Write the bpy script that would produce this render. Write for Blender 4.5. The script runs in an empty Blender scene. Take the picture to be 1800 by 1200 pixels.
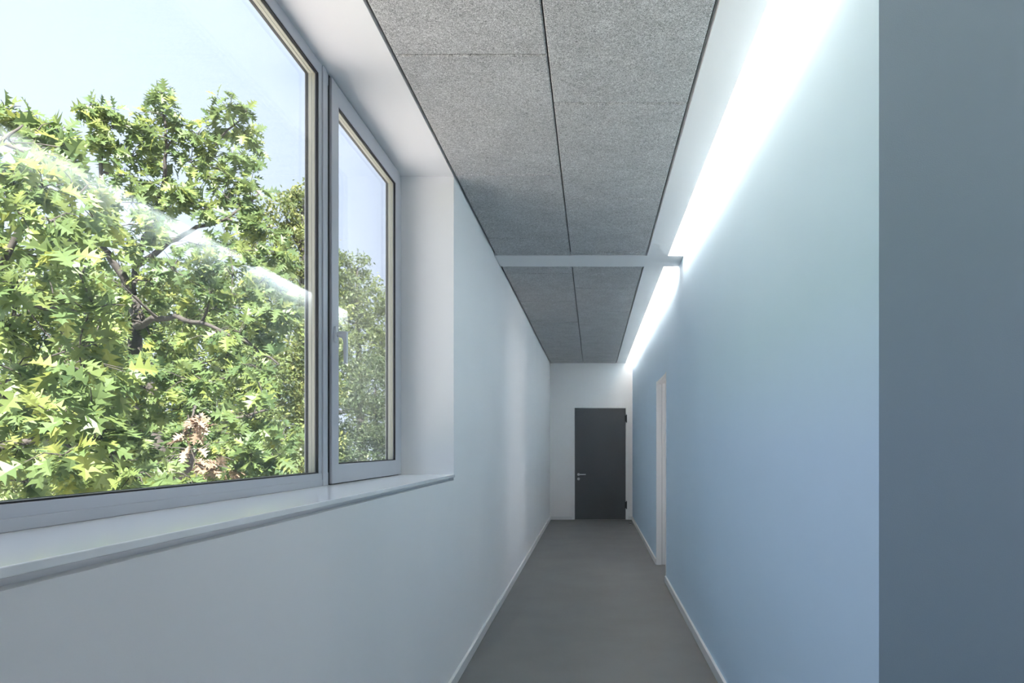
import bpy, bmesh, math, random
import numpy as np
from mathutils import Vector, Matrix

random.seed(7)
rng = np.random.default_rng(11)
scene = bpy.context.scene
col = scene.collection

# ------------------------------------------------------------------ camera
EYE = 1.396                      # eye height above the corridor floor
F = 1230.0                       # focal length in pixels of the 1800 px wide frame
VPX, VPY = 1042.0, 784.0         # vanishing point (shift lens)
cam_d = bpy.data.cameras.new('camera')
cam_d.sensor_width = 36.0
cam_d.sensor_fit = 'HORIZONTAL'
cam_d.lens = F / 1800 * 36
cam_d.shift_x = -(VPX - 900) / 1800
cam_d.shift_y = (VPY - 600) / 1800
cam_d.clip_start = 0.05
cam_d.clip_end = 500
cam = bpy.data.objects.new('camera', cam_d)
cam.location = (0, 0, EYE)
cam.rotation_euler = (math.pi / 2, 0, 0)
col.objects.link(cam)
scene.camera = cam

# ------------------------------------------------------------------ light
SKY_STRENGTH = 0.455
SUN_STRENGTH = 10.8
LAMP_STRENGTH = 6.8
world = bpy.data.worlds.new('sky')
scene.world = world
world.use_nodes = True
wn, wl = world.node_tree.nodes, world.node_tree.links
wn.clear()
w_out = wn.new('ShaderNodeOutputWorld')
w_bg = wn.new('ShaderNodeBackground')
w_tc = wn.new('ShaderNodeTexCoord')
w_sep = wn.new('ShaderNodeSeparateXYZ')
w_ramp = wn.new('ShaderNodeValToRGB')
w_ramp.color_ramp.elements[0].position = 0.0
w_ramp.color_ramp.elements[0].color = (0.71, 0.765, 0.94, 1)
w_ramp.color_ramp.elements[1].position = 0.9
w_ramp.color_ramp.elements[1].color = (0.52, 0.66, 0.93, 1)
wl.new(w_tc.outputs['Generated'], w_sep.inputs[0])
wl.new(w_sep.outputs['Z'], w_ramp.inputs[0])
wl.new(w_ramp.outputs[0], w_bg.inputs['Color'])
w_bg.inputs['Strength'].default_value = SKY_STRENGTH
wl.new(w_bg.outputs[0], w_out.inputs[0])

sun_d = bpy.data.lights.new('sun', 'SUN')
sun_d.energy = SUN_STRENGTH
sun_d.angle = math.radians(0.6)
sun_d.color = (1.0, 0.92, 0.87)
sun = bpy.data.objects.new('sun', sun_d)
# the sun stands high behind the building, to the right of the camera
to_sun = Vector((0.26, -0.75, 0.95)).normalized()
sun.rotation_euler = to_sun.to_track_quat('Z', 'Y').to_euler()
sun.location = (0, -20, 30)
col.objects.link(sun)

vs = scene.view_settings
vs.view_transform = 'Standard'
vs.look = 'None'
vs.gamma = 1.0
vs.use_curve_mapping = False
vs.exposure = 1.85
cy = scene.cycles
cy.use_denoising = True
cy.max_bounces = 14
cy.diffuse_bounces = 8
cy.glossy_bounces = 4
cy.transmission_bounces = 8
cy.transparent_max_bounces = 24
cy.sample_clamp_indirect = 6.0
cy.caustics_reflective = False
cy.caustics_refractive = False

# ------------------------------------------------------------------ materials
def new_mat(name):
    m = bpy.data.materials.new(name)
    m.use_nodes = True
    return m, m.node_tree.nodes, m.node_tree.links, m.node_tree.nodes['Principled BSDF']

def plain(name, color, rough=0.5, metallic=0.0, spec=0.5):
    m, n, l, b = new_mat(name)
    b.inputs['Base Color'].default_value = (*color, 1)
    b.inputs['Roughness'].default_value = rough
    b.inputs['Metallic'].default_value = metallic
    b.inputs['Specular IOR Level'].default_value = spec
    return m

def paint(name, color, rough=0.7, scale=260.0, bump=0.12, var=0.03, dist=0.0012):
    """rolled wall paint: very fine orange-peel relief, slight tone drift"""
    m, n, l, b = new_mat(name)
    tc = n.new('ShaderNodeTexCoord')
    ns = n.new('ShaderNodeTexNoise'); ns.inputs['Scale'].default_value = scale; ns.inputs['Detail'].default_value = 3
    nb = n.new('ShaderNodeTexNoise'); nb.inputs['Scale'].default_value = 1.3; nb.inputs['Detail'].default_value = 4
    mx = n.new('ShaderNodeMix'); mx.data_type = 'RGBA'
    mx.inputs['A'].default_value = (*[c * (1 - var) for c in color], 1)
    mx.inputs['B'].default_value = (*[min(1, c * (1 + var)) for c in color], 1)
    bp = n.new('ShaderNodeBump'); bp.inputs['Strength'].default_value = bump; bp.inputs['Distance'].default_value = dist
    l.new(tc.outputs['Object'], ns.inputs['Vector']); l.new(tc.outputs['Object'], nb.inputs['Vector'])
    l.new(nb.outputs['Fac'], mx.inputs['Factor']); l.new(mx.outputs['Result'], b.inputs['Base Color'])
    l.new(ns.outputs['Fac'], bp.inputs['Height']); l.new(bp.outputs['Normal'], b.inputs['Normal'])
    b.inputs['Roughness'].default_value = rough
    b.inputs['Specular IOR Level'].default_value = 0.3
    return m

M = {}
M['white'] = paint('white_wall_paint', (0.91, 0.90, 0.895))
M['soffit'] = paint('white_plasterboard', (0.88, 0.875, 0.87), bump=0.06)
M['blue'] = paint('blue_wall_paint', (0.64, 0.80, 0.945), bump=0.2)
M['greyblue'] = paint('grey_blue_wall', (0.44, 0.56, 0.66), bump=0.25)  # the blue of the long wall at a darker value
M['skirting'] = plain('white_skirting', (0.80, 0.80, 0.79), 0.4)
M['sill'] = plain('white_sill_board', (0.94, 0.94, 0.93), 0.15, 0.0, 0.7)
M['alu'] = plain('grey_aluminium', (0.52, 0.53, 0.57), 0.42, 0.1)
M['handle_alu'] = plain('satin_aluminium', (0.70, 0.71, 0.74), 0.35, 0.1)
M['black'] = plain('black_rubber', (0.012, 0.012, 0.014), 0.6)
M['spacer'] = plain('beige_spacer', (0.62, 0.60, 0.50), 0.45)
M['steel_white'] = plain('white_door_steel', (0.92, 0.92, 0.91), 0.4)
M['door'] = plain('anthracite_door_laminate', (0.095, 0.100, 0.106), 0.45)
M['steel'] = plain('brushed_steel', (0.6, 0.6, 0.6), 0.28, 1.0)
M['gap'] = plain('dark_felt_backing', (0.02, 0.021, 0.024), 0.9)
M['concrete'] = paint('render_grey', (0.55, 0.54, 0.52), scale=60, bump=0.3)
M['rubber_grey'] = plain('dark_rubber', (0.03, 0.03, 0.03), 0.7)

# floor: dark grey linoleum
m, n, l, b = new_mat('grey_linoleum')
tc = n.new('ShaderNodeTexCoord')
na = n.new('ShaderNodeTexNoise'); na.inputs['Scale'].default_value = 2.2; na.inputs['Detail'].default_value = 5
nf = n.new('ShaderNodeTexNoise'); nf.inputs['Scale'].default_value = 140; nf.inputs['Detail'].default_value = 2
rp = n.new('ShaderNodeValToRGB')
rp.color_ramp.elements[0].position = 0.3; rp.color_ramp.elements[0].color = (0.165, 0.166, 0.163, 1)
rp.color_ramp.elements[1].position = 0.7; rp.color_ramp.elements[1].color = (0.195, 0.196, 0.192, 1)
l.new(tc.outputs['Object'], na.inputs['Vector']); l.new(tc.outputs['Object'], nf.inputs['Vector'])
l.new(na.outputs['Fac'], rp.inputs[0]); l.new(rp.outputs[0], b.inputs['Base Color'])
bp = n.new('ShaderNodeBump'); bp.inputs['Strength'].default_value = 0.06; bp.inputs['Distance'].default_value = 0.001
l.new(nf.outputs['Fac'], bp.inputs['Height']); l.new(bp.outputs['Normal'], b.inputs['Normal'])
b.inputs['Roughness'].default_value = 0.5
M['lino'] = m

# wood-wool acoustic board: tangled pale fibres over dark pores
m, n, l, b = new_mat('wood_wool_board')
tc = n.new('ShaderNodeTexCoord')
oi = n.new('ShaderNodeObjectInfo')
ad = n.new('ShaderNodeVectorMath'); ad.operation = 'ADD'
l.new(tc.outputs['Object'], ad.inputs[0]); l.new(oi.outputs['Location'], ad.inputs[1])
n1 = n.new('ShaderNodeTexNoise'); n1.inputs['Scale'].default_value = 95; n1.inputs['Detail'].default_value = 3.5; n1.inputs['Roughness'].default_value = 0.62; n1.inputs['Distortion'].default_value = 1.6
n2 = n.new('ShaderNodeTexNoise'); n2.inputs['Scale'].default_value = 210; n2.inputs['Detail'].default_value = 2; n2.inputs['Distortion'].default_value = 2.0
n3 = n.new('ShaderNodeTexNoise'); n3.inputs['Scale'].default_value = 5; n3.inputs['Detail'].default_value = 4
for q in (n1, n2, n3): l.new(ad.outputs[0], q.inputs['Vector'])
# ridge form -> thin curly dark lines
s1 = n.new('ShaderNodeMath'); s1.operation = 'SUBTRACT'; s1.inputs[1].default_value = 0.5; l.new(n1.outputs['Fac'], s1.inputs[0])
a1 = n.new('ShaderNodeMath'); a1.operation = 'ABSOLUTE'; l.new(s1.outputs[0], a1.inputs[0])
r1 = n.new('ShaderNodeValToRGB')
r1.color_ramp.elements[0].position = 0.0; r1.color_ramp.elements[0].color = (0.13, 0.13, 0.13, 1)
r1.color_ramp.elements[1].position = 0.06; r1.color_ramp.elements[1].color = (0.88, 0.875, 0.865, 1)
l.new(a1.outputs[0], r1.inputs[0])
r2 = n.new('ShaderNodeValToRGB')
r2.color_ramp.elements[0].position = 0.34; r2.color_ramp.elements[0].color = (0.5, 0.5, 0.5, 1)
r2.color_ramp.elements[1].position = 0.56; r2.color_ramp.elements[1].color = (1, 1, 1, 1)
l.new(n2.outputs['Fac'], r2.inputs[0])
r3 = n.new('ShaderNodeValToRGB')
r3.color_ramp.elements[0].position = 0.3; r3.color_ramp.elements[0].color = (0.86, 0.86, 0.86, 1)
r3.color_ramp.elements[1].position = 0.7; r3.color_ramp.elements[1].color = (1, 1, 1, 1)
l.new(n3.outputs['Fac'], r3.inputs[0])
m1 = n.new('ShaderNodeMix'); m1.data_type = 'RGBA'; m1.blend_type = 'MULTIPLY'; m1.inputs['Factor'].default_value = 1
l.new(r1.outputs[0], m1.inputs['A']); l.new(r2.outputs[0], m1.inputs['B'])
m2 = n.new('ShaderNodeMix'); m2.data_type = 'RGBA'; m2.blend_type = 'MULTIPLY'; m2.inputs['Factor'].default_value = 1
l.new(m1.outputs['Result'], m2.inputs['A']); l.new(r3.outputs[0], m2.inputs['B'])
l.new(m2.outputs['Result'], b.inputs['Base Color'])
bp = n.new('ShaderNodeBump'); bp.inputs['Strength'].default_value = 0.35; bp.inputs['Distance'].default_value = 0.003
l.new(m1.outputs['Result'], bp.inputs['Height']); l.new(bp.outputs['Normal'], b.inputs['Normal'])
b.inputs['Roughness'].default_value = 0.9
b.inputs['Specular IOR Level'].default_value = 0.1
M['woodwool'] = m

# glass pane: clear, with angle-dependent mirror
m = bpy.data.materials.new('clear_glazing'); m.use_nodes = True
n, l = m.node_tree.nodes, m.node_tree.links
n.clear()
out = n.new('ShaderNodeOutputMaterial'); mix = n.new('ShaderNodeMixShader')
tr = n.new('ShaderNodeBsdfTransparent'); tr.inputs[0].default_value = (0.985, 0.992, 0.99, 1)
gl = n.new('ShaderNodeBsdfGlossy'); gl.inputs['Roughness'].default_value = 0.0
lw = n.new('ShaderNodeLayerWeight'); lw.inputs['Blend'].default_value = 0.5
pw = n.new('ShaderNodeMath'); pw.operation = 'POWER'; pw.inputs[1].default_value = 5
ma = n.new('ShaderNodeMath'); ma.operation = 'MULTIPLY_ADD'; ma.inputs[1].default_value = 0.45; ma.inputs[2].default_value = 0.008
l.new(lw.outputs['Facing'], pw.inputs[0]); l.new(pw.outputs[0], ma.inputs[0]); l.new(ma.outputs[0], mix.inputs[0])
l.new(tr.outputs[0], mix.inputs[1]); l.new(gl.outputs[0], mix.inputs[2]); l.new(mix.outputs[0], out.inputs[0])
M['glass'] = m

# lamp tube
m = bpy.data.materials.new('opal_lamp_light'); m.use_nodes = True
n, l = m.node_tree.nodes, m.node_tree.links
n.clear()
out = n.new('ShaderNodeOutputMaterial'); em = n.new('ShaderNodeEmission')
em.inputs[0].default_value = (1.0, 0.91, 0.81, 1); em.inputs[1].default_value = LAMP_STRENGTH
l.new(em.outputs[0], out.inputs[0])
M['tube'] = m

def leaf_mat(name, stops, transl=0.45, rough=0.45, spec=0.38):
    """colour chosen per leaf by the 'tint' attribute; thin, light shines through"""
    m = bpy.data.materials.new(name); m.use_nodes = True
    n, l = m.node_tree.nodes, m.node_tree.links
    b = n['Principled BSDF']; out = n['Material Output']
    at = n.new('ShaderNodeAttribute'); at.attribute_name = 'tint'
    rp = n.new('ShaderNodeValToRGB')
    while len(rp.color_ramp.elements) < len(stops): rp.color_ramp.elements.new(0.5)
    for e, (p, c) in zip(rp.color_ramp.elements, stops):
        e.position = p; e.color = (*c, 1)
    l.new(at.outputs['Fac'], rp.inputs[0]); l.new(rp.outputs[0], b.inputs['Base Color'])
    b.inputs['Roughness'].default_value = rough
    b.inputs['Specular IOR Level'].default_value = spec
    tl = n.new('ShaderNodeBsdfTranslucent')
    hs = n.new('ShaderNodeHueSaturation'); hs.inputs['Hue'].default_value = 0.475; hs.inputs['Value'].default_value = 1.5
    l.new(rp.outputs[0], hs.inputs['Color']); l.new(hs.outputs[0], tl.inputs[0])
    mx = n.new('ShaderNodeMixShader'); mx.inputs[0].default_value = transl
    l.new(b.outputs[0], mx.inputs[1]); l.new(tl.outputs[0], mx.inputs[2]); l.new(mx.outputs[0], out.inputs[0])
    return m
M['oak_leaf'] = leaf_mat('oak_leaf_green', [(0, (0.058, 0.10, 0.038)), (0.5, (0.108, 0.16, 0.056)), (1.0, (0.21, 0.25, 0.062))])
M['dead_leaf'] = leaf_mat('withered_leaf_tan', [(0, (0.20, 0.145, 0.10)), (1.0, (0.32, 0.255, 0.185))], 0.3)
M['far_leaf'] = leaf_mat('small_leaf_green', [(0, (0.06, 0.09, 0.035)), (0.5, (0.11, 0.15, 0.05)), (1.0, (0.20, 0.22, 0.075))], 0.4)
M['bush_leaf'] = leaf_mat('dark_leaf_green', [(0, (0.04, 0.065, 0.03)), (0.6, (0.07, 0.10, 0.045)), (1.0, (0.14, 0.165, 0.06))], 0.35)
m, n, l, b = new_mat('oak_bark')
ns = n.new('ShaderNodeTexNoise'); ns.inputs['Scale'].default_value = 30; ns.inputs['Detail'].default_value = 6
rp = n.new('ShaderNodeValToRGB')
rp.color_ramp.elements[0].color = (0.016, 0.014, 0.013, 1); rp.color_ramp.elements[1].color = (0.075, 0.065, 0.056, 1)
tc = n.new('ShaderNodeTexCoord'); l.new(tc.outputs['Object'], ns.inputs['Vector'])
l.new(ns.outputs['Fac'], rp.inputs[0]); l.new(rp.outputs[0], b.inputs['Base Color']); b.inputs['Roughness'].default_value = 0.9
M['bark'] = m
m, n, l, b = new_mat('lawn')
ns = n.new('ShaderNodeTexNoise'); ns.inputs['Scale'].default_value = 3; ns.inputs['Detail'].default_value = 8
rp = n.new('ShaderNodeValToRGB')
rp.color_ramp.elements[0].color = (0.07, 0.11, 0.03, 1); rp.color_ramp.elements[1].color = (0.20, 0.24, 0.09, 1)
tc = n.new('ShaderNodeTexCoord'); l.new(tc.outputs['Object'], ns.inputs['Vector'])
l.new(ns.outputs['Fac'], rp.inputs[0]); l.new(rp.outputs[0], b.inputs['Base Color']); b.inputs['Roughness'].default_value = 0.95
M['lawn'] = m

m, n, l, b = new_mat('bounce_gravel')  # surface of the added sun-bouncing yard
ns = n.new('ShaderNodeTexVoronoi'); ns.inputs['Scale'].default_value = 45
rp = n.new('ShaderNodeValToRGB')
rp.color_ramp.elements[0].color = (0.34, 0.325, 0.325, 1); rp.color_ramp.elements[1].color = (0.45, 0.43, 0.43, 1)
tc = n.new('ShaderNodeTexCoord'); l.new(tc.outputs['Object'], ns.inputs['Vector'])
l.new(ns.outputs['Color'], rp.inputs[0]); l.new(rp.outputs[0], b.inputs['Base Color']); b.inputs['Roughness'].default_value = 0.95
M['gravel'] = m

# ------------------------------------------------------------------ mesh helpers
class MB:
    def __init__(s): s.v, s.f = [], []
    def add(s, v, f):
        o = len(s.v); s.v += [tuple(p) for p in v]; s.f += [tuple(i + o for i in q) for q in f]; return s
    def box(s, x0, x1, y0, y1, z0, z1):
        v = [(x0,y0,z0),(x1,y0,z0),(x1,y1,z0),(x0,y1,z0),(x0,y0,z1),(x1,y0,z1),(x1,y1,z1),(x0,y1,z1)]
        return s.add(v, [(0,3,2,1),(4,5,6,7),(0,1,5,4),(1,2,6,5),(2,3,7,6),(3,0,4,7)])
    def ring(s, x0, x1, y0, y1, z0, z1, wl, wr, wb, wt):
        """closed rectangular frame in the Y-Z plane, mitred corners"""
        v = []
        for x in (x0, x1):
            v += [(x,y0,z0),(x,y1,z0),(x,y1,z1),(x,y0,z1)]
            v += [(x,y0+wl,z0+wb),(x,y1-wr,z0+wb),(x,y1-wr,z1-wt),(x,y0+wl,z1-wt)]
        f = []
        for i in range(4):
            j = (i + 1) % 4
            f.append((i, 4+i, 4+j, j))                   # x0 side
            f.append((8+i, 8+j, 12+j, 12+i))             # x1 side
            f.append((i, j, 8+j, 8+i))                   # outside
            f.append((4+i, 12+i, 12+j, 4+j))             # inside
        return s.add(v, f)
    def tube(s, pts, radii, sides=7, cap=True):
        pts = [Vector(p) for p in pts]; base = len(s.v)
        up = Vector((0.31, 0.17, 0.93)).normalized()
        for i, p in enumerate(pts):
            d = (pts[min(i+1, len(pts)-1)] - pts[max(i-1, 0)]).normalized()
            a = d.cross(up)
            if a.length < 1e-3: a = d.cross(Vector((1, 0, 0)))
            a.normalize(); c = d.cross(a)
            for k in range(sides):
                t = 2*math.pi*k/sides
                s.v.append(tuple(p + (a*math.cos(t) + c*math.sin(t)) * radii[i]))
        for i in range(len(pts)-1):
            for k in range(sides):
                q = (k+1) % sides
                s.f.append((base+i*sides+k, base+i*sides+q, base+(i+1)*sides+q, base+(i+1)*sides+k))
        if cap:
            s.f.append(tuple(base+k for k in reversed(range(sides))))
            s.f.append(tuple(base+(len(pts)-1)*sides+k for k in range(sides)))
        return s
    def lathe(s, center, axis, prof, sides=20):
        """prof: list of (radius, offset along axis)"""
        c = Vector(center); ax = Vector(axis).normalized()
        a = ax.cross(Vector((0, 0, 1)))
        if a.length < 1e-3: a = Vector((1, 0, 0))
        a.normalize(); d = ax.cross(a); base = len(s.v)
        for r, o in prof:
            for k in range(sides):
                t = 2*math.pi*k/sides
                s.v.append(tuple(c + ax*o + (a*math.cos(t) + d*math.sin(t))*r))
        for i in range(len(prof)-1):
            for k in range(sides):
                q = (k+1) % sides
                s.f.append((base+i*sides+k, base+i*sides+q, base+(i+1)*sides+q, base+(i+1)*sides+k))
        s.f.append(tuple(base+k for k in reversed(range(sides))))
        s.f.append(tuple(base+(len(prof)-1)*sides+k for k in range(sides)))
        return s
    def mesh(s, name, mat):
        me = bpy.data.meshes.new(name); me.from_pydata(s.v, [], s.f); me.update()
        bm = bmesh.new(); bm.from_mesh(me); bmesh.ops.recalc_face_normals(bm, faces=bm.faces); bm.to_mesh(me); bm.free()
        for q in (mat if isinstance(mat, (list, tuple)) else [mat]): me.materials.append(M[q] if isinstance(q, str) else q)
        return me
    def build(s, name, mat, parent=None, bevel=0.0, smooth=False):
        o = bpy.data.objects.new(name, s.mesh(name, mat)); col.objects.link(o)
        if parent: o.parent = parent
        if bevel:
            b = o.modifiers.new('bevel', 'BEVEL'); b.width = bevel; b.segments = 2; b.limit_method = 'ANGLE'
        if smooth:
            for p in o.data.polygons: p.use_smooth = True
        return o

def tag(o, label=None, cat=None, group=None, kind=None):
    if label: o['label'] = label
    if cat: o['category'] = cat
    if group: o['group'] = group
    if kind: o['kind'] = kind
    return o
def empty(name, loc=(0, 0, 0)):
    o = bpy.data.objects.new(name, None); o.location = loc; col.objects.link(o)
    o.empty_display_size = 0.2
    return o
def local(o, parent):
    """keep a mesh that was modelled in world coordinates where it is under a moved parent"""
    o.parent = parent; o.matrix_parent_inverse = Matrix.Translation(-Vector(parent.location)); return o

# ------------------------------------------------------------------ dimensions
XL, XR = -0.815, 0.755            # corridor wall faces
ZC = 2.976                        # ceiling level
YE = 13.31                        # end wall
YN = 1.846                        # near corner of the blue wall
WY0, WY1 = -0.90, 4.10            # window opening along the corridor
ZS = 1.231                        # sill top
XF = -1.123                       # inside face of the window frame
XO = -1.195                       # outside face of the facade
DY0, DY1, DZ = 7.20, 8.254, 2.15  # doorway in the blue wall
WT = 0.16                         # thickness of the blue wall
ZT = 3.32                         # underside of the roof slab
LX, LY = 2.9, -4.0                # lobby: right wall, back wall
SY0, SY1, SX = 6.2, 10.2, 2.55       # side room

# ------------------------------------------------------------------ setting
def struct(o, label, cat): return tag(o, label, cat, None, 'structure')

fl = MB().box(XO, LX + 0.3, LY - 0.3, YE + 0.3, -0.25, 0).box(LX + 0.3, SX + 0.3, SY0 - 0.15, SY1 + 0.15, -0.25, 0).build('floor', 'lino')
struct(fl, 'dark grey linoleum floor of the narrow corridor', 'floor')

wlft = MB()
wlft.box(XO, XL, WY0, WY1, 0, ZS - 0.035)                 # parapet below the window
wlft.box(XO, XL - 0.03, WY0, WY1, ZS - 0.035, ZS - 0.016) # shadow recess below the sill board
wlft.box(XO, XL, WY1, YE, 0, ZT)                          # beyond the window
wlft.box(XO, XL, LY, WY0, 0, ZT)                          # behind the camera
wlft.box(XO, XL, WY0, WY1, ZC, ZT)                        # lintel, its soffit level with the ceiling
wlft = wlft.build('wall_left', 'white')
struct(wlft, 'white plastered wall below and beyond the big window', 'wall')

def paint_white_above(o, z):                               # bare white band inside the ceiling slot
    for p in o.data.polygons:
        if p.center.z > z: p.material_index = 1
wr = MB()
ZB = ZC + 0.155
for z0, z1 in ((0, ZB), (ZB, ZT)):
    if z0 == 0:
        wr.box(XR, XR + WT, YN + 0.0015, DY0, 0, ZB); wr.box(XR, XR + WT, DY1, YE, 0, ZB)
        wr.box(XR, XR + WT, DY0, DY1, DZ, ZB)
    else:
        wr.box(XR, XR + WT, YN + 0.0015, YE, ZB, ZT)
wr = wr.build('wall_right', ['blue', 'white'])
paint_white_above(wr, ZB + 0.05)
struct(wr, 'light blue painted wall with a doorway, washed by light from the slot above', 'wall')
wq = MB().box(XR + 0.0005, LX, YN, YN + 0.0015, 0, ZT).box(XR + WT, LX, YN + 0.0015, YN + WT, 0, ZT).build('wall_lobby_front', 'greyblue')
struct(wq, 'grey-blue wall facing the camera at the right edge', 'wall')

we = MB().box(XL, XR, YE, YE + 0.2, 0, ZT).build('wall_end', 'white')
struct(we, 'white end wall of the corridor around the dark door', 'wall')

wb = MB().box(XL, LX, LY - 0.2, LY, 0, ZT).build('wall_back', 'blue')
struct(wb, 'light blue wall of the lobby behind the camera', 'wall')

wlo = MB()
lw0, lw1, lz0, lz1 = 0.85, 1.75, 0.3, 2.75
wlo.box(LX, LX + 0.3, LY, lw0, 0, ZT); wlo.box(LX, LX + 0.3, lw1, YN + WT, 0, ZT)
wlo.box(LX, LX + 0.3, lw0, lw1, 0, lz0); wlo.box(LX, LX + 0.3, lw0, lw1, lz1, ZT)
wlo = wlo.build('wall_lobby', 'blue')
struct(wlo, 'light blue outer wall of the lobby with an added fill-light window, right of the camera', 'wall')

wsr = MB()
sw0, sw1, sz0, sz1 = 7.4, 8.5, 0.06, 2.92
wsr.box(XR + WT, SX, SY0 - 0.15, SY0, 0, ZT); wsr.box(XR + WT, SX, SY1, SY1 + 0.15, 0, ZT)
wsr.box(SX, SX + 0.3, SY0 - 0.15, sw0, 0, ZT); wsr.box(SX, SX + 0.3, sw1, SY1 + 0.15, 0, ZT)
wsr.box(SX, SX + 0.3, sw0, sw1, 0, sz0); wsr.box(SX, SX + 0.3, sw0, sw1, sz1, ZT)
wsr = wsr.build('wall_side_room', 'white')
struct(wsr, 'white walls of the daylit room behind the doorway', 'wall')

rf = MB().box(XO - 0.05, LX + 0.35, LY - 0.25, YE + 0.25, ZT, ZT + 0.35).box(LX + 0.35, SX + 0.35, SY0 - 0.2, SY1 + 0.2, ZT, ZT + 0.35).build('roof', 'soffit')
struct(rf, 'flat roof slab above the corridor', 'roof')

# ---- ceiling: plasterboard margins + cross strip, wood-wool panels set into it
PL, PM, PR = -0.804, -0.1825, 0.439     # panel field: left edge, middle joint, right edge
SX0, SX1 = 0.4515, 0.625                # plasterboard strip beside the light slot
BY0, BY1 = 5.81, 6.16                   # cross strip
ce = MB()
ce.box(SX0, SX1, YN - 3.2, BY0, ZC, ZC + 0.025)
ce.box(SX0, SX1, BY1, YE, ZC, ZC + 0.025)
ce.box(XL, XR, BY0, BY1, ZC, ZC + 0.10)
ce.box(SX0 - 0.006, SX0 + 0.012, YN - 3.2, YE, ZC + 0.025, ZT)        # upstand closing the slot cavity
ce.box(SX0, LX, LY, YN - 3.2, ZC, ZC + 0.025)                         # lobby ceiling
ce.box(XR + 0.02, LX, YN - 3.2, YN, ZC, ZC + 0.025)
ce.box(XR + WT, SX, SY0, SY1, ZC, ZC + 0.025)                         # side room ceiling
ce = ce.build('ceiling', 'soffit')
struct(ce, 'white plasterboard ceiling margins and cross strip around grey wood-wool panels', 'ceiling')
MB().box(XL, SX0, LY, YE, ZC + 0.035, ZC + 0.05).build('backing', 'gap', ce)

def panel_mesh(w, ln):
    """chamfered board, underside at z=0"""
    t, c = 0.025, 0.005
    g = 0.0028
    a, bq = w/2 - g, ln/2 - 0.0045
    v = []
    for z, k in ((0, c), (c, 0), (t, 0)):
        v += [(-a+k, -bq+k, z), (a-k, -bq+k, z), (a-k, bq-k, z), (-a+k, bq-k, z)]
    f = [(0,3,2,1), (8,9,10,11)]
    for r in (0, 4):
        for i in range(4):
            j = (i+1) % 4; f.append((r+i, r+j, r+4+j, r+4+i))
    q = MB(); q.add(v, f)
    return q.mesh('ceiling_panel', 'woodwool')
PLEN = 1.245
cache = {}
def lay_column(x0, x1, first, lo, hi):
    """boards between lo and hi, joints at first + k*PLEN"""
    k = math.floor((lo - first) / PLEN)
    y = lo
    while y < hi - 0.02:
        k += 1
        nxt = min(first + k * PLEN, hi)
        if nxt - y > 0.02:
            key = (round(x1 - x0, 3), round(nxt - y, 3))
            if key not in cache: cache[key] = panel_mesh(x1 - x0, nxt - y)
            o = bpy.data.objects.new('ceiling_panel', cache[key]); col.objects.link(o); o.parent = ce
            o.location = ((x0 + x1)/2, (y + nxt)/2, ZC + random.uniform(0, 0.0012))
            y = nxt
lay_column(PL, PM, 2.830, LY, BY0 - 0.007)
lay_column(PM, PR, 3.228, LY, BY0 - 0.007)
lay_column(PL, PM, 6.403, BY1 + 0.007, YE - 0.008)
lay_column(PM, PR, 6.990, BY1 + 0.007, YE - 0.008)

# ---- skirting boards
BH, BT = 0.065, 0.018
def skirt(name, b, label):
    o = b.build(name, 'skirting', None, 0.0025); struct(o, label, 'baseboard'); return o
skirt('baseboard_left', MB().box(XL, XL + BT, LY, YE, 0, BH), 'white skirting board along the left wall')
skirt('baseboard_right', MB().box(XR - BT, XR, YN - BT, DY0 - 0.012, 0, BH).box(XR - BT, XR, DY1 + 0.01, YE - BT, 0, BH)
      .box(XR, LX, YN - BT, YN, 0, BH), 'white skirting board along the blue wall')
skirt('baseboard_end', MB().box(XL + BT, -0.392, YE - BT, YE, 0, BH).box(0.672, XR - BT, YE - BT, YE, 0, BH),
      'white skirting board on the end wall beside the dark door')

# ------------------------------------------------------------------ window
win = empty('window_1', (XF, (WY0 + WY1)/2, ZS))
struct(win, 'wide grey aluminium window with a fixed pane and narrow opening sash', 'window')
def wpart(b, name, mat, parent=win, bevel=0.0015, smooth=False, label=None):
    o = b.build(name, mat, None, bevel, smooth)
    if parent is win: local(o, win)
    else:
        o.parent = parent; o.matrix_parent_inverse = (parent.matrix_world.inverted() if False else Matrix.Identity(4))
    if label: o['label'] = label
    return o
ZW0, ZW1 = ZS - 0.012, ZC + 0.012        # frame runs a little behind sill and soffit
MY0, MY1 = 2.871, 2.968                  # mullion
FD = 0.060                               # frame depth
RY0, RY1 = -0.82, -0.78                  # rear mullion (behind the camera)
fr = MB()
fr.ring(XF - FD, XF, WY0 - 0.01, WY1 + 0.01, ZW0, ZW1, 0.07, 0.075, 0.066, 0.062)
fr.box(XF - FD, XF - 0.0004, MY0, MY1, ZW0 + 0.05, ZW1 - 0.05)
fr.box(XF - FD, XF - 0.0004, RY0, RY1, ZW0 + 0.05, ZW1 - 0.05)
wpart(fr, 'frame', 'alu')
# stepped cover strips on the mullion and a glazing bead line on the bottom rail
wpart(MB().box(XF - 0.001, XF + 0.006, MY0 + 0.030, MY0 + 0.066, ZS + 0.001, ZC - 0.001), 'mullion_cover', 'alu')
wpart(MB().box(XF - 0.001, XF + 0.004, RY1, MY0 + 0.03, ZS + 0.0005, ZS + 0.026), 'bottom_cover', 'alu')
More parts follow.
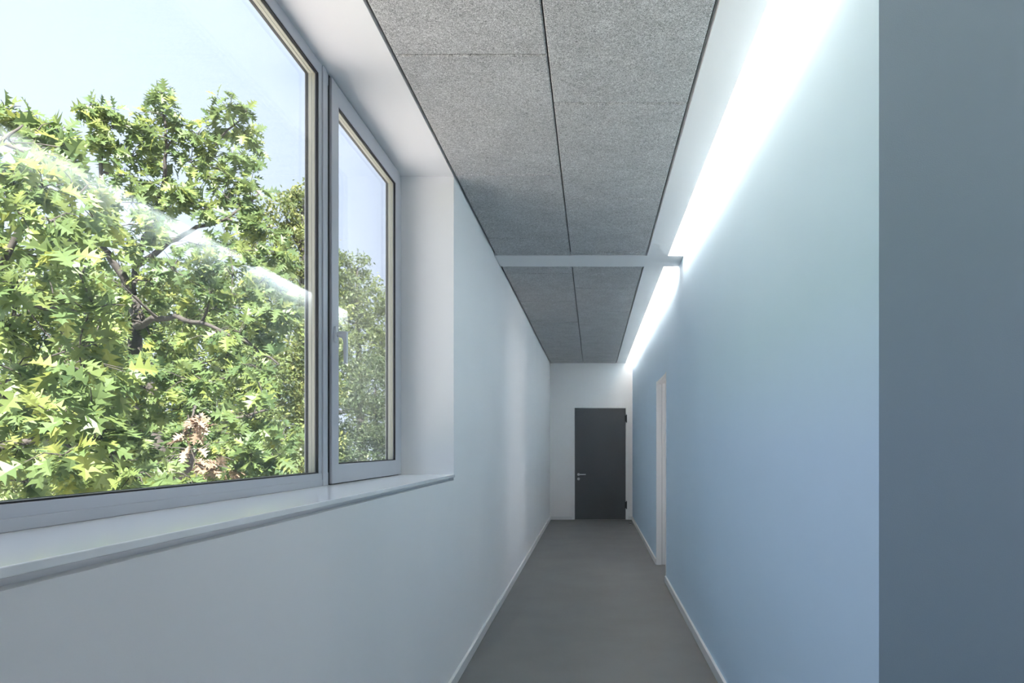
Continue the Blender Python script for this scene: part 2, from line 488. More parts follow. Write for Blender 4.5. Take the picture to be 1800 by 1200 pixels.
# fixed pane
def glazing(y0, y1, z0, z1, xf, holder):
    """gasket, triple glazing with two pale spacers, outer gasket; y0..z1 = clear opening, xf = face it sits behind"""
    e = 0.012
    wpart(MB().ring(xf - 0.013, xf - 0.003, y0 - e, y1 + e, z0 - e, z1 + e, e + 0.004, e + 0.004, e + 0.004, e + 0.004), 'gasket', 'black', holder, 0)
    g0 = xf - 0.015
    for k in range(2):
        a = g0 - 0.0022 - k * 0.0138
        wpart(MB().ring(a - 0.0118, a, y0 - e, y1 + e, z0 - e, z1 + e, e + 0.002, e + 0.002, e + 0.002, e + 0.002), 'spacer', 'spacer', holder, 0)
    for k in (0, 1, 2):
        a = g0 - k * 0.0138
        wpart(MB().box(a - 0.0008, a + 0.0008, y0 - e * 0.8, y1 + e * 0.8, z0 - e * 0.8, z1 + e * 0.8), 'pane', 'glass', holder, 0)
    wpart(MB().ring(g0 - 0.040, g0 - 0.030, y0 - e, y1 + e, z0 - e, z1 + e, e + 0.003, e + 0.003, e + 0.003, e + 0.003), 'outer_gasket', 'black', holder, 0)
glazing(RY1, MY0, ZS + 0.054, ZC - 0.050, XF, win)
# opening sashes
XS = XF + 0.012
def sash(y0, y1, wl_, wr_, handle_y, hsign):
    z0, z1 = ZS + 0.004, ZC - 0.008
    s = wpart(MB().ring(XS - 0.060, XS, y0, y1, z0, z1, wl_, wr_, 0.083, 0.088), 'sash', 'alu', win, 0.0025)
    s_local = Matrix.Identity(4)
    glazing(y0 + wl_, y1 - wr_, z0 + 0.083, z1 - 0.088, XS, s)
    # dark slit round the sash
    wpart(MB().ring(XS - 0.050, XF + 0.0004, y0 - 0.012, y1 + 0.006, z0 - 0.004, z1 + 0.006, 0.014, 0.008, 0.006, 0.008), 'slit_seal', 'black', win, 0)
    # handle: rosette, neck, hanging lever
    hz = EYE + 0.482
    wpart(MB().box(XS - 0.001, XS + 0.008, handle_y - 0.014, handle_y + 0.014, hz - 0.034, hz + 0.034), 'rosette', 'handle_alu', s, 0.003)
    h = MB()
    h.lathe((XS, handle_y, hz), (1, 0, 0), [(0.0105, 0.0), (0.0105, 0.030)], 16)
    wpart(h, 'handle_neck', 'handle_alu', s, 0.001)
    lv = MB()
    r = 0.012
    prof = [(XS + 0.030, hz + 0.0125), (XS + 0.052, hz + 0.0125), (XS + 0.052, hz - 0.125), (XS + 0.038, hz - 0.125),
            (XS + 0.036, hz - 0.030), (XS + 0.030, hz - 0.016), (XS + 0.020, hz - 0.0125), (XS + 0.012, hz - 0.0125), (XS + 0.012, hz + 0.0125)]
    v = [(x, handle_y - 0.010, z) for x, z in prof] + [(x, handle_y + 0.010, z) for x, z in prof]
    k = len(prof)
    f = [tuple(range(k)), tuple(reversed(range(k, 2*k)))] + [(i, (i+1) % k, k + (i+1) % k, k + i) for i in range(k)]
    lv.add(v, f)
    wpart(lv, 'handle_lever', 'handle_alu', s, 0.003, label='grey lever handle hanging down from the sash stile')
    return s
sash(2.982, 4.037, 0.080, 0.088, 3.020, 1)
# sill board
wpart(MB().box(XF - 0.02, XL + 0.008, WY0 + 0.001, WY1 - 0.0005, ZS - 0.0165, ZS), 'window_sill', 'sill', win, 0.002, label='white sill board with a thin front edge')
# exterior metal sill
wpart(MB().box(XO - 0.10, XF - FD, WY0, WY1, ZS - 0.04, ZS - 0.002), 'exterior_sill', 'alu', win, 0.001)

# unseen lobby window added for fill daylight, and window of the side room
def side_window(nm, LX, y0, y1, z0, z1, nmull, label):
    w = empty(nm, (LX + 0.12, (y0 + y1)/2, z0)); struct(w, label, 'window')
    x0, x1 = LX + 0.09, LX + 0.16
    local(MB().ring(x0, x1, y0, y1, z0, z1, 0.06, 0.06, 0.06, 0.06).build('frame', 'alu', None, 0.002), w)
    st = (y1 - y0) / (nmull + 1)
    for i in range(nmull):
        yy = y0 + st * (i + 1)
        local(MB().box(x0, x1, yy - 0.04, yy + 0.04, z0 + 0.06, z1 - 0.06).build('mullion', 'alu', None, 0.002), w)
    for i in range(nmull + 1):
        a, c = y0 + st*i + 0.04, y0 + st*(i+1) - 0.04
        local(MB().box(LX + 0.124, LX + 0.126, a, c, z0 + 0.05, z1 - 0.05).build('pane', 'glass'), w)
side_window('fill_window', LX, lw0, lw1, lz0, lz1, 0, 'lobby window added for fill daylight right of the camera, out of view')
side_window('window_3', SX, sw0, sw1, sz0, sz1, 0, 'window of the room behind the open doorway, out of view')

# ------------------------------------------------------------------ end door
d1 = empty('door_1', (0.141, YE, 0)); struct(d1, 'closed anthracite door in a slim pale frame at the corridor end', 'door')
dx0, dx1, dz = -0.346, 0.628, 2.12
fr = MB()
for a, c in ((dx0 - 0.042, dx0), (dx1, dx1 + 0.042)):
    fr.box(a, c, YE - 0.016, YE + 0.02, 0, dz + 0.042)
fr.box(dx0, dx1, YE - 0.016, YE + 0.02, dz, dz + 0.042)
local(fr.build('door_frame', 'steel_white', None, 0.002), d1)
leaf = local(MB().box(dx0 + 0.004, dx1 - 0.004, YE - 0.010, YE + 0.03, 0.006, dz - 0.004).build('door_leaf', 'door', None, 0.002), d1)
def dpart(b, name, mat, smooth=False):
    o = b.build(name, mat, None, 0.001, smooth); o.parent = leaf; return o
hx, hz = dx0 + 0.075, 0.86
lv = MB(); lv.lathe((hx, YE - 0.010, hz), (0, -1, 0), [(0.026, 0), (0.026, 0.008)], 24)
dpart(lv, 'handle_rosette', 'steel')
lv = MB(); lv.tube([(hx, YE - 0.012, hz), (hx, YE - 0.05, hz), (hx + 0.012, YE - 0.062, hz), (hx + 0.03, YE - 0.064, hz), (hx + 0.14, YE - 0.064, hz)], [0.0105]*5, 12)
dpart(lv, 'door_handle', 'steel', True)
lv = MB(); lv.lathe((hx, YE - 0.010, hz - 0.085), (0, -1, 0), [(0.026, 0), (0.026, 0.008), (0.010, 0.008), (0.010, 0.014)], 24)
dpart(lv, 'lock_rosette', 'steel')
for zz in (1.92, 0.28):
    h = MB(); h.lathe((dx1 + 0.012, YE - 0.022, zz - 0.075), (0, 0, 1), [(0.010, 0), (0.010, 0.15)], 12)
    h.box(dx1 - 0.02, dx1 + 0.012, YE - 0.024, YE - 0.010, zz - 0.06, zz + 0.06)
    local(h.build('hinge', 'rubber_grey'), d1)

# ------------------------------------------------------------------ doorway in the blue wall
d2 = empty('door_2', (XR + WT/2, (DY0 + DY1)/2, 0)); struct(d2, 'tall narrow doorway with a white steel lining in the blue wall', 'door')
ln = MB()
e = 0.006
for (yf, s) in ((DY0, 1), (DY1, -1)):
    a, c = sorted((yf, yf + s * 0.030)); ln.box(XR - e, XR + 0.058, a, c, 0, DZ)           # outer half of the lining
    a, c = sorted((yf, yf + s * 0.014)); ln.box(XR + 0.062, XR + WT + e, a, c, 0, DZ)      # rebated half
    a, c = sorted((yf - s * 0.004, yf)); ln.box(XR - e, XR, a - 0.006, c + 0.006, 0, DZ + 0.012)
ln.box(XR - e, XR + 0.058, DY0 + 0.03, DY1 - 0.03, DZ - 0.030, DZ)
ln.box(XR + 0.062, XR + WT + e, DY0 + 0.014, DY1 - 0.014, DZ - 0.014, DZ)
local(ln.build('door_lining', 'steel_white', None, 0.0015), d2)
sl = MB()
for (yf, s) in ((DY0, 1), (DY1, -1)):
    a, c = sorted((yf, yf + s * 0.010)); sl.box(XR + 0.0575, XR + 0.0625, a, c, 0, DZ)
local(sl.build('door_seal', 'rubber_grey'), d2)

# ------------------------------------------------------------------ door stop on the floor
ds = empty('door_stop', (0.668, 12.44, 0))
tag(ds, 'small chrome door stop on the dark floor near the end door', 'door stop')
b = MB().lathe((0, 0, 0), (0, 0, 1), [(0.020, 0), (0.020, 0.012), (0.014, 0.016), (0.014, 0.034), (0.016, 0.036), (0.012, 0.040)], 20)
b.build('base', 'steel', ds, 0, True)
b = MB().lathe((0, 0, 0.018), (0, 0, 1), [(0.0145, 0), (0.0195, 0.002), (0.0195, 0.010), (0.0145, 0.012)], 20)
b.build('rubber_ring', 'rubber_grey', ds, 0, True)

# ------------------------------------------------------------------ lamps in the slot beside the blue wall
def slot_lamp(y0, y1):
    t = empty('slot_lamp', (0.470, (y0 + y1)/2, ZC + 0.032))
    tag(t, 'long opal strip lamp hidden in the ceiling slot above the blue wall', 'lamp', 'strip lamps in the ceiling slot')
    h = (y1 - y0)/2
    MB().box(0.0, 0.024, -h, h, 0.0, 0.285).build('housing', 'steel_white', t, 0.002)
    MB().box(0.024, 0.036, -h + 0.02, h - 0.02, 0.010, 0.275).build('diffuser', 'tube', t, 0.003)
    for s in (-1, 1):
        a, c = sorted((s*h, s*(h - 0.02)))
        MB().box(0.024, 0.038, a, c, 0.0, 0.285).build('end_cap', 'steel_white', t, 0.002)
for y0, y1 in ((1.90, 3.16), (3.34, 4.58), (4.76, 5.78), (6.22, 7.68), (7.86, 8.96), (9.16, 10.24), (10.40, 11.44), (11.60, 12.95)):
    slot_lamp(y0, y1)

# ------------------------------------------------------------------ outdoors
ZG = -4.2
g = MB().box(-120, 120, -60, 160, ZG - 0.3, ZG).build('ground', 'lawn')
struct(g, 'lawn far below the window', 'ground')
gv = MB().box(-19, 80, -34, 46, ZG - 0.2, ZG + 0.012).build('bounce_yard', 'gravel')  # added yard, hidden below the sill, throws sunlight up into the corridor
struct(gv, 'pale gravel yard added below the trees to bounce sunlight indoors', 'ground')

def P(px, py, Y):
    """a spot in the garden seen at that place of the photograph and standing Y metres ahead of the camera"""
    return Vector(((px - VPX)/F*Y, Y, EYE + (VPY - py)/F*Y))

# --- oak leaf: pointed lobes on both sides of a midrib, petiole at the origin, length 1 along +y
LOBES = [  # (y on midrib start, sinus start, shoulder, tip, tooth, sinus end, y on midrib end), right half
    (0.16, (0.015, 0.16), (0.09, 0.185), (0.23, 0.275), (0.12, 0.300), (0.055, 0.335), 0.31),
    (0.31, (0.055, 0.335), (0.17, 0.400), (0.40, 0.560), (0.24, 0.545), (0.065, 0.575), 0.55),
    (0.55, (0.065, 0.575), (0.17, 0.650), (0.34, 0.830), (0.19, 0.770), (0.060, 0.775), 0.75),
    (0.75, (0.060, 0.775), (0.10, 0.840), (0.17, 0.935), (0.075, 0.905), (0.000, 1.000), 0.86)]
def oak_leaf_arrays(var):
    r = random.Random(var)
    v, t = [], []
    def vid(p):
        v.append(p); return len(v) - 1
    fold, droop, twist = r.uniform(0.1, 0.5), r.uniform(0.1, 0.7), r.uniform(-0.5, 0.5)
    def place(x, y):
        yy = y; z = abs(x)*fold - droop*0.45*y*y + x*twist*y
        return (x, yy*(1 - 0.12*droop*y), z)
    for s in (-1, 1):
        for (m0, a, b_, c, d, e_, m1) in LOBES:
            k = r.uniform(0.86, 1.14)
            pts = [(0, m0), a, (b_[0]*k, b_[1]), (c[0]*k, c[1]), (d[0]*k, d[1]), e_, (0, m1)]
            ids = [vid(place(s*x, y)) for x, y in pts]
            tri = [(0,1,2), (0,2,4), (2,3,4), (0,4,6), (4,5,6)]
            for q in tri: t.append(tuple(ids[i] for i in (q if s > 0 else q[::-1])))
    # petiole
    ids = [vid(p) for p in (place(-0.008, 0), place(0.008, 0), place(0.012, 0.17), place(-0.012, 0.17))]
    t += [(ids[0], ids[1], ids[2]), (ids[0], ids[2], ids[3])]
    return np.array(v, float), np.array(t, int)
LEAF = [oak_leaf_arrays(i) for i in range(8)]

def set_tint(me, tint):
    a = me.attributes.new('tint', 'FLOAT', 'POINT'); a.data.foreach_set('value', np.asarray(tint, np.float32))
def mesh_from_arrays(name, v, t, mat, tint):
    me = bpy.data.meshes.new(name)
    me.vertices.add(len(v)); me.vertices.foreach_set('co', np.asarray(v, np.float32).ravel())
    me.loops.add(len(t)*3); me.loops.foreach_set('vertex_index', np.asarray(t, np.int32).ravel())
    me.polygons.add(len(t)); me.polygons.foreach_set('loop_start', np.arange(0, len(t)*3, 3, dtype=np.int32))
    me.polygons.foreach_set('loop_total', np.full(len(t), 3, np.int32))
    me.update(calc_edges=True); me.validate()
    set_tint(me, tint); me.materials.append(M[mat]); return me

def leaf_frame(d, up):
    d = d.normalized(); x = d.cross(up)
    if x.length < 1e-3: x = d.cross(Vector((1, 0.2, 0)))
    x.normalize(); z = x.cross(d)
    return Matrix((x, d, z)).transposed()      # columns x,y,z
rnd = random.Random(5)
def rdir():
    while True:
        p = Vector((rnd.uniform(-1,1), rnd.uniform(-1,1), rnd.uniform(-1,1)))
        if 0.05 < p.length < 1: return p.normalized()
def whorl(out, tip, d, n, size, tint0):
    for k in range(n):
        s = rnd.random()
        q = (d*rnd.uniform(0.2, 0.9) + rdir()*0.85 + Vector((0, 0, -0.45))).normalized()
        up = (Vector((0.10, -0.35, 1.0)) + rdir()*0.75).normalized()
        out.append((tip - d*s*0.12, leaf_frame(q, up), size*rnd.uniform(0.7, 1.25), rnd.randrange(8), min(1, max(0, tint0 + rnd.gauss(0, 0.22)))))

def curve_pts(a, b, sag, n=6):
    mid = (a + b)/2 + Vector((rnd.uniform(-1,1), rnd.uniform(-1,1), rnd.uniform(-0.4,1)))*sag
    return [a*(1-t)**2 + mid*2*t*(1-t) + b*t*t for t in [i/(n-1) for i in range(n)]]

# openings in the crown: nothing grows in front of the forked trunk or the withered branch
CLEAR = [((237, 610), (237, 520), 12, 7.5), ((237, 520), (184, 440), 12, 7.3), ((266, 452), (330, 415), 11, 7.5), ((330, 415), (410, 385), 10, 7.5),
         ((280, 556), (385, 578), 9, 6.9), ((322, 832), (345, 790), 12, 6.6), ((335, 735), (338, 800), 26, 5.35), ((360, 820), (405, 818), 20, 5.2)]
def opening(lf):
    if lf[3] == 99: return False
    p = lf[0] + Vector(lf[1].col[1])*lf[2]*0.55
    px, py = VPX + p.x/p.y*F, VPY - (p.z - EYE)/p.y*F
    for (ax, ay), (bx, by), w, dep in CLEAR:
        if p.y > dep: continue
        t = max(0, min(1, ((px-ax)*(bx-ax) + (py-ay)*(by-ay))/((bx-ax)**2 + (by-ay)**2)))
        if math.hypot(px - ax - t*(bx-ax), py - ay - t*(by-ay)) < w: return True
    return False

def oak(name, label, group, limbs, clusters, leaf_size, ntw, nlf, n_single, mat='oak_leaf', base=None, tint=0.45):
    """limbs: list of (points, r0, r1); clusters: (px, py, Y, r_px)"""
    root = empty(name, base); tag(root, label, 'tree', group)
    wood, nodes = MB(), []
    for pts, r0, r1 in limbs:
        k = len(pts)
        # refine with small wobble
        fine = []
        for i in range(k-1):
            for j in range(4):
                p = pts[i].lerp(pts[i+1], j/4)
                if not (i == 0 and j == 0): p = p + rdir()*r0*0.35
                fine.append(p)
        fine.append(pts[-1])
        rad = [r0 + (r1 - r0)*i/(len(fine)-1) for i in range(len(fine))]
        wood.tube(fine, rad, 9)
        nodes += list(zip(fine, rad))
    leaves = []
    for (px, py, Y, r) in sorted(clusters, key=lambda c: min((P(c[0], c[1], c[2]) - q).length for q, _ in nodes)):
        c = P(px, py, Y); R = r/F*Y
        q, qr = min(nodes, key=lambda nn: (nn[0] - c).length + 0.25*max(0, nn[0].z - c.z))
        pts = curve_pts(q, c, 0.10*(c - q).length)
        r0 = min(qr*0.8, 0.012 + 0.012*(c - q).length)
        rad = [r0 + (0.005 - r0)*i/5 for i in range(6)]
        wood.tube(pts, rad, 6, False)
        nodes += list(zip(pts[2:], rad[2:]))
        t0 = tint + rnd.gauss(0, 0.08)
        for _ in range(ntw):
            d = (rdir() + (c - q).normalized()*0.3 + Vector((0, 0, 0.15))).normalized()
            tip = c + Vector((d.x*R, d.y*R*1.6, d.z*R))*rnd.uniform(0.3, 1.3)
            a = c.lerp(pts[4], rnd.random())
            wood.tube([a, a.lerp(tip, 0.5) + Vector((0, 0, 0.03)), tip], [0.0045, 0.0035, 0.002], 4, False)
            whorl(leaves, tip, (tip - a).normalized(), nlf, leaf_size, t0)
    leaves = [lf for lf in leaves if not opening(lf)]
    w = wood.build('trunk_and_branches', 'bark', None, 0, True); local(w, root)
    # the leaves that show largest become objects of their own
    def seen(lf):
        p = lf[0]; px = VPX + p.x/p.y*F
        return (-40 < px < 560), lf[2]/p.y
    leaves.sort(key=lambda lf: (not seen(lf)[0], -seen(lf)[1]))
    single, rest = leaves[:n_single], leaves[n_single:]
    lib = {}
    for p, Rm, s, k, tn in single:
        key = (k, round(tn*5))
        if key not in lib:
            lib[key] = mesh_from_arrays('leaf', LEAF[k][0], LEAF[k][1], mat, np.full(len(LEAF[k][0]), key[1]/5))
        o = bpy.data.objects.new('leaf', lib[key]); col.objects.link(o); o.parent = root
        o.matrix_local = Matrix.Translation(p - Vector(root.location)) @ Rm.to_4x4() @ Matrix.Diagonal((s, s, s, 1))
    V, T, K, off = [], [], [], 0
    for p, Rm, s, k, tn in rest:
        lv, lt = LEAF[k]
        V.append(lv @ np.array(Rm).T * s + np.array(p)); T.append(lt + off); K.append(np.full(len(lv), tn)); off += len(lv)
    if V:
        me = mesh_from_arrays('foliage', np.concatenate(V), np.concatenate(T), mat, np.concatenate(K))
        o = bpy.data.objects.new('foliage', me); col.objects.link(o); local(o, root); o['kind'] = 'stuff'
    return root

# --- main oak in the middle of the big pane
Y0 = 7.6
trunk = [P(330, 1500, Y0), P(318, 1000, Y0), P(300, 860, Y0), P(262, 720, Y0), P(240, 620, Y0), P(237, 540, Y0), P(232, 515, Y0)]
trunk[0].z = ZG - 0.1
limbsA = [
    (trunk, 0.115, 0.052),
    ([P(232, 515, Y0), P(212, 482, Y0 - 0.1), P(186, 445, Y0 - 0.2), P(170, 400, Y0 - 0.2), P(180, 320, Y0 - 0.2), P(178, 250, Y0 - 0.2), P(172, 195, Y0 - 0.2)], 0.048, 0.008),
    ([P(232, 515, Y0), P(236, 470, Y0 + 0.2), P(262, 400, Y0 + 0.3), P(290, 320, Y0 + 0.2), P(292, 240, Y0 + 0.1), P(285, 160, Y0 + 0.1)], 0.040, 0.008),
    ([P(236, 470, Y0 + 0.2), P(300, 425, Y0 + 0.1), P(345, 400, Y0), P(400, 385, Y0), P(455, 340, Y0 + 0.2)], 0.034, 0.008),
    ([P(262, 400, Y0 + 0.3), P(330, 320, Y0 + 0.5), P(390, 240, Y0 + 0.5), P(432, 200, Y0 + 0.5)], 0.026, 0.006),
    ([P(238, 575, Y0), P(270, 560, Y0 - 0.4), P(310, 557, Y0 - 0.6), P(370, 572, Y0 - 0.8), P(430, 600, Y0 - 0.9), P(490, 640, Y0 - 1.0)], 0.036, 0.008),
    ([P(300, 860, Y0), P(322, 830, Y0 - 0.8), P(345, 785, Y0 - 1.0), P(340, 720, Y0 - 1.0), P(335, 690, Y0 - 0.9), P(300, 680, Y0 - 0.8)], 0.060, 0.014),
    ([P(345, 785, Y0 - 1.0), P(400, 740, Y0 - 1.0), P(470, 720, Y0 - 0.9)], 0.030, 0.010),
    ([P(262, 720, Y0), P(200, 690, Y0 - 0.5), P(130, 650, Y0 - 0.8), P(60, 640, Y0 - 0.8)], 0.040, 0.010),
]
clA = [(285, 165, 7.7, 26), (290, 205, 7.7, 30), (160, 190, 7.4, 16), (182, 195, 7.4, 26), (205, 222, 7.4, 26), (262, 235, 7.7, 30), (300, 250, 7.7, 32),
       (345, 240, 7.9, 26), (405, 200, 8.1, 28), (432, 195, 8.1, 14), (430, 235, 8.1, 26), (380, 225, 8.1, 26), (175, 240, 7.4, 22), (195, 270, 7.4, 26),
       (235, 275, 7.6, 34), (280, 290, 7.8, 36), (335, 285, 7.9, 34), (380, 275, 8.0, 34), (415, 275, 8.0, 26), (250, 325, 7.6, 34), (225, 310, 7.5, 30),
       (365, 310, 7.8, 30), (405, 310, 7.9, 28), (185, 355, 7.3, 32), (235, 355, 7.5, 34), (280, 340, 7.7, 30), (395, 345, 7.8, 34), (440, 325, 7.8, 26),
       (320, 350, 7.3, 26), (330, 340, 7.3, 20), (445, 355, 7.8, 30), (200, 400, 7.3, 36), (250, 395, 7.4, 30), (160, 420, 7.2, 40), (370, 375, 7.4, 30),
       (430, 395, 7.6, 36), (470, 400, 7.6, 28), (200, 450, 7.0, 36), (250, 440, 7.2, 30), (290, 410, 7.2, 26), (450, 440, 7.3, 38), (400, 430, 7.2, 34),
       (345, 430, 7.0, 30), (300, 470, 6.8, 34), (350, 475, 6.8, 36), (410, 480, 6.9, 36), (470, 485, 7.0, 34), (500, 450, 7.4, 22), (160, 480, 6.8, 40)]
ra = random.Random(21)
yy = 510
while yy < 880:
    xx = 120
    while xx < 530:
        e = 500 + 35*math.sin(yy/60.0)
        if xx < e:
            clA.append((xx + ra.uniform(-20, 20), yy + ra.uniform(-18, 18), 7.4 - 2.0*(yy - 480)/400 + ra.uniform(-0.5, 0.7), ra.uniform(28, 40)))
        xx += 47
    yy += 42
oak('oak_tree', 'pointed-lobed oak with dark forked trunk in the middle of the big pane', 'oaks outside the window',
    limbsA, clA, 0.168, 6, 7, 300, base=trunk[0])

# --- near oak reaching in from the left, large leaves
Y1 = 4.2
tB = [Vector((-5.6, 4.6, ZG - 0.1)), Vector((-5.4, 4.5, -1.5)), Vector((-5.2, 4.4, 0.5)), Vector((-4.9, 4.3, 2.2)), Vector((-4.3, 4.2, 3.6))]
limbsB = [
    (tB, 0.13, 0.05),
    ([tB[2], P(-150, 720, Y1), P(-40, 690, Y1), P(60, 660, Y1 - 0.1)], 0.045, 0.010),
    ([tB[3], P(-120, 560, Y1), P(-20, 510, Y1), P(70, 540, Y1), P(130, 545, Y1)], 0.040, 0.008),
    ([tB[3], P(-90, 450, Y1), P(0, 470, Y1), P(50, 380, Y1), P(60, 280, Y1)], 0.036, 0.007),
    ([tB[4], P(-60, 300, Y1 + 0.4), P(0, 250, Y1 + 0.4), P(40, 220, Y1 + 0.5)], 0.030, 0.006),
    ([tB[2], P(-120, 860, Y1), P(0, 790, Y1), P(90, 770, Y1 + 0.1), P(150, 800, Y1 + 0.1)], 0.040, 0.008),
]
clB = [(8, 200, 5.2, 26), (48, 205, 5.2, 24), (60, 235, 5.0, 26), (105, 235, 5.2, 22), (118, 262, 5.0, 26), (20, 250, 4.8, 34), (75, 275, 4.6, 36), (130, 300, 4.8, 32),
       (20, 310, 4.2, 40), (80, 330, 4.2, 40), (140, 345, 4.5, 34), (165, 385, 4.8, 30), (25, 370, 3.9, 44), (95, 390, 4.0, 44), (150, 430, 4.4, 34),
       (-40, 300, 4.2, 50), (-50, 420, 4.0, 50), (-50, 550, 4.0, 50), (-50, 680, 4.0, 50), (-40, 800, 4.0, 50)]
for (px, py) in ((20, 440), (85, 455), (140, 480), (30, 510), (100, 530), (165, 540), (190, 570), (20, 580), (80, 600), (140, 610), (20, 650), (90, 670), (150, 660),
                 (30, 720), (100, 740), (160, 720), (40, 790), (110, 800), (60, 850), (150, 835), (210, 830), (180, 770), (250, 850)):
    clB.append((px, py, 4.0 + ra.uniform(-0.35, 0.6), ra.uniform(34, 46)))
oak('oak_tree', 'near oak branches with large sunlit leaves at the left edge of the window', 'oaks outside the window',
    limbsB, clB, 0.17, 6, 5, 300, base=tB[0], tint=0.46)

# --- withered branch hanging in the main oak
wb_pts = [P(340, 712, 6.55), P(343, 715, 6.0), P(340, 722, 5.5), P(334, 760, 5.4)]
clD = [(332, 738, 5.42, 9), (322, 765, 5.42, 9), (346, 760, 5.42, 9), (336, 790, 5.42, 12), (352, 735, 5.45, 8), (345, 815, 5.42, 12), (385, 818, 5.4, 14), (408, 824, 5.4, 14), (365, 826, 5.4, 12)]
wroot = oak('withered_branch', 'withered branch of tan dead leaves hanging low in the oak', None,
    [(wb_pts, 0.014, 0.005)], clD, 0.115, 3, 4, 180, 'dead_leaf', base=wb_pts[0])
wroot['category'] = 'branch'

# --- fine-leaved trees and bushes farther off
def far_tree(name, label, cat, blobs, n, size, mat, t_lo, t_hi, trunk_px, group='trees behind the oaks'):
    Yb = sum(q[2] for q in blobs)/len(blobs)
    base = P(trunk_px, 800, Yb); base.z = ZG - 0.05
    root = empty(name, base); tag(root, label, cat, group)
    wood = MB()
    top = min(blobs, key=lambda q: q[1]); tp = P(top[0], top[1], top[2])
    stem = [base, base.lerp(tp, 0.35) + Vector((0.1, 0, 0)), base.lerp(tp, 0.7), tp]
    wood.tube(stem, [0.20, 0.15, 0.09, 0.02], 8)
    for (px, py, Y, rx, ry) in blobs:
        c = P(px, py, Y)
        q = min((stem[0].lerp(tp, t/20) for t in range(4, 19)), key=lambda s: (s - c).length + 0.6*max(0, s.z - c.z + 0.5))
        wood.tube(curve_pts(q, c, 0.12*(c - q).length), [0.06, 0.05, 0.04, 0.03, 0.02, 0.008], 5, False)
    local(wood.build('trunk_and_branches', 'bark', None, 0, True), root)
    areas = np.array([q[3]*q[4] for q in blobs], float); cnt = (areas/areas.sum()*n).astype(int)
    Cs, Tn = [], []
    for (px, py, Y, rx, ry), k in zip(blobs, cnt):
        c = np.array(P(px, py, Y)); Rx, Rz = rx/F*Y, ry/F*Y; Ry = (Rx + Rz)/2
        # sprays: leaves gather round twig centres on the outer part of the crown
        m = max(6, k//45)
        d = rng.normal(size=(m, 3)); d /= np.linalg.norm(d, axis=1)[:, None]
        rad = rng.uniform(0.35, 1.02, size=(m, 1))**0.6
        ctr = d*rad*np.array([Rx, Ry, Rz])
        idx = rng.integers(0, m, size=k)
        sp = rng.normal(size=(k, 3))*np.array([0.16, 0.16, 0.11])*max(0.5, min(1.5, Rx))
        Cs.append(c + ctr[idx] + sp)
        tt = rng.uniform(t_lo, t_hi, size=m)
        Tn.append(np.clip(tt[idx] + rng.normal(size=k)*0.12, 0, 1))
    C = np.concatenate(Cs); tn = np.concatenate(Tn); k = len(C)
    d = rng.normal(size=(k, 3)) + np.array([0, 0, -0.25]); d /= np.linalg.norm(d, axis=1)[:, None]
    up = rng.normal(size=(k, 3))*0.7 + np.array([0.05, -0.2, 0.9])
    x = np.cross(d, up); x /= (np.linalg.norm(x, axis=1)[:, None] + 1e-6); z = np.cross(x, d)
    s = size*rng.uniform(0.6, 1.3, size=(k, 1))
    a = C; b_ = C + d*s*0.5 + x*s*0.24 + z*s*0.05; c_ = C + d*s; e_ = C + d*s*0.5 - x*s*0.24 + z*s*0.05
    V = np.stack([a, b_, c_, e_], 1).reshape(-1, 3)
    i0 = np.arange(k)*4
    T = np.concatenate([np.stack([i0, i0+1, i0+2], 1), np.stack([i0, i0+2, i0+3], 1)])
    me = mesh_from_arrays('foliage', V, T, mat, np.repeat(tn, 4))
    o = bpy.data.objects.new('foliage', me); col.objects.link(o); local(o, root); o['kind'] = 'stuff'
    return root
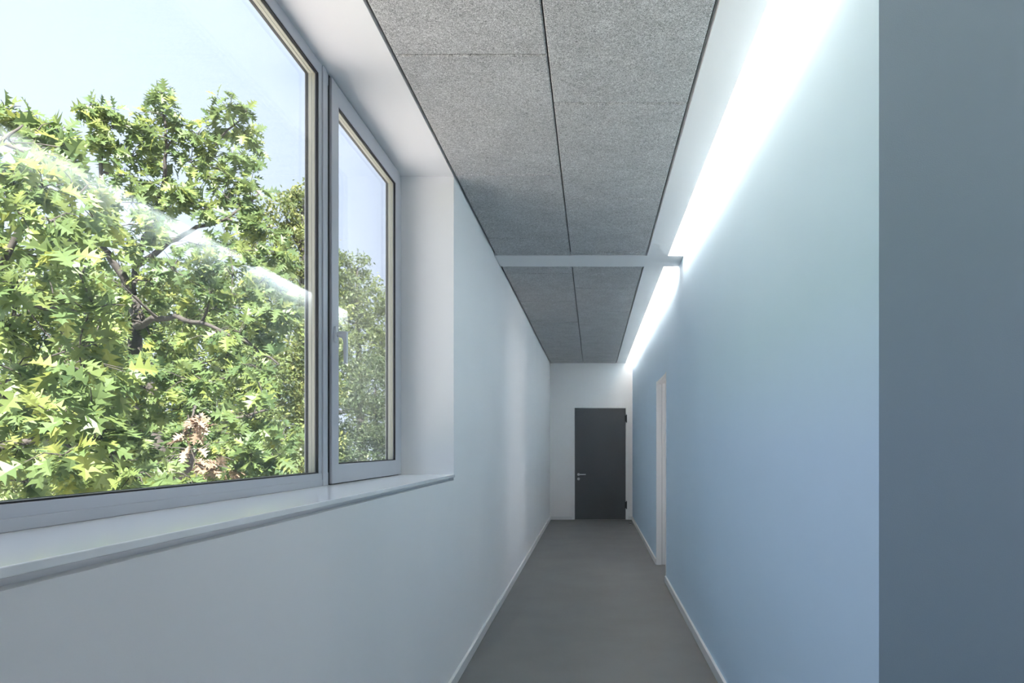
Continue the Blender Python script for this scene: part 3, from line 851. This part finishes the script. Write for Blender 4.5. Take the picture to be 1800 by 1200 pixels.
far_tree('locust_tree', 'feathery yellow-green tree between the oak and the window post', 'tree',
         [(500, 372, 14, 40, 40), (535, 350, 14.2, 26, 28), (475, 430, 14, 50, 50), (530, 440, 14, 50, 60), (500, 520, 14, 60, 60), (550, 560, 14, 50, 60),
          (500, 620, 13.6, 70, 60), (545, 680, 13.6, 50, 60), (490, 740, 13.4, 70, 70), (550, 800, 13.4, 50, 60)],
         26000, 0.085, 'far_leaf', 0.35, 0.95, 510)
far_tree('garden_tree', 'green tree rising behind the opening sash', 'tree',
         [(600, 478, 19, 34, 40), (628, 470, 19, 20, 26), (640, 530, 19, 50, 50), (600, 560, 19, 44, 60), (680, 570, 19, 36, 44), (645, 620, 18.5, 60, 50), (715, 640, 19, 50, 60), (590, 660, 18.5, 40, 60)],
         20000, 0.10, 'far_leaf', 0.15, 0.7, 640)
far_tree('dark_bush', 'dark green bushes low behind the opening sash', 'bush',
         [(660, 680, 17, 60, 60), (610, 730, 16.5, 50, 60), (690, 750, 16.5, 50, 60), (640, 800, 16, 60, 60), (740, 720, 17, 50, 70), (580, 800, 15, 40, 50), (700, 840, 16, 60, 50)],
         22000, 0.085, 'bush_leaf', 0.1, 0.7, 660)
far_tree('backdrop_tree', 'broad leafy tree behind the near oak leaves', 'tree',
         [(-120, 520, 13, 110, 110), (20, 520, 13, 90, 80), (130, 540, 13, 80, 70), (-100, 700, 12.5, 110, 120), (40, 660, 12.5, 110, 90), (150, 680, 12.5, 90, 90), (60, 800, 12, 120, 90), (180, 800, 12, 90, 80)],
         30000, 0.10, 'far_leaf', 0.1, 0.7, 60)
far_tree('backdrop_tree', 'leafy green tree filling the gaps behind the forked oak', 'tree',
         [(250, 510, 13, 70, 50), (340, 520, 13, 70, 60), (420, 530, 13, 60, 60), (260, 610, 12.5, 80, 70), (360, 620, 12.5, 80, 80), (440, 640, 12.5, 70, 80), (280, 730, 12, 90, 90), (400, 750, 12, 90, 90), (330, 830, 11.5, 110, 70), (460, 840, 11.5, 80, 60)],
         34000, 0.095, 'far_leaf', 0.1, 0.75, 330)
far_tree('hedge_row', 'tall dense hedge closing off the garden far behind the trees', 'hedge',
         [(px, 700 + 25*math.sin(px*0.7), 24, 60, 70) for px in range(-260, 860, 70)] + [(px, 800, 23, 60, 60) for px in range(-240, 860, 80)],
         30000, 0.13, 'bush_leaf', 0.1, 0.8, 300)
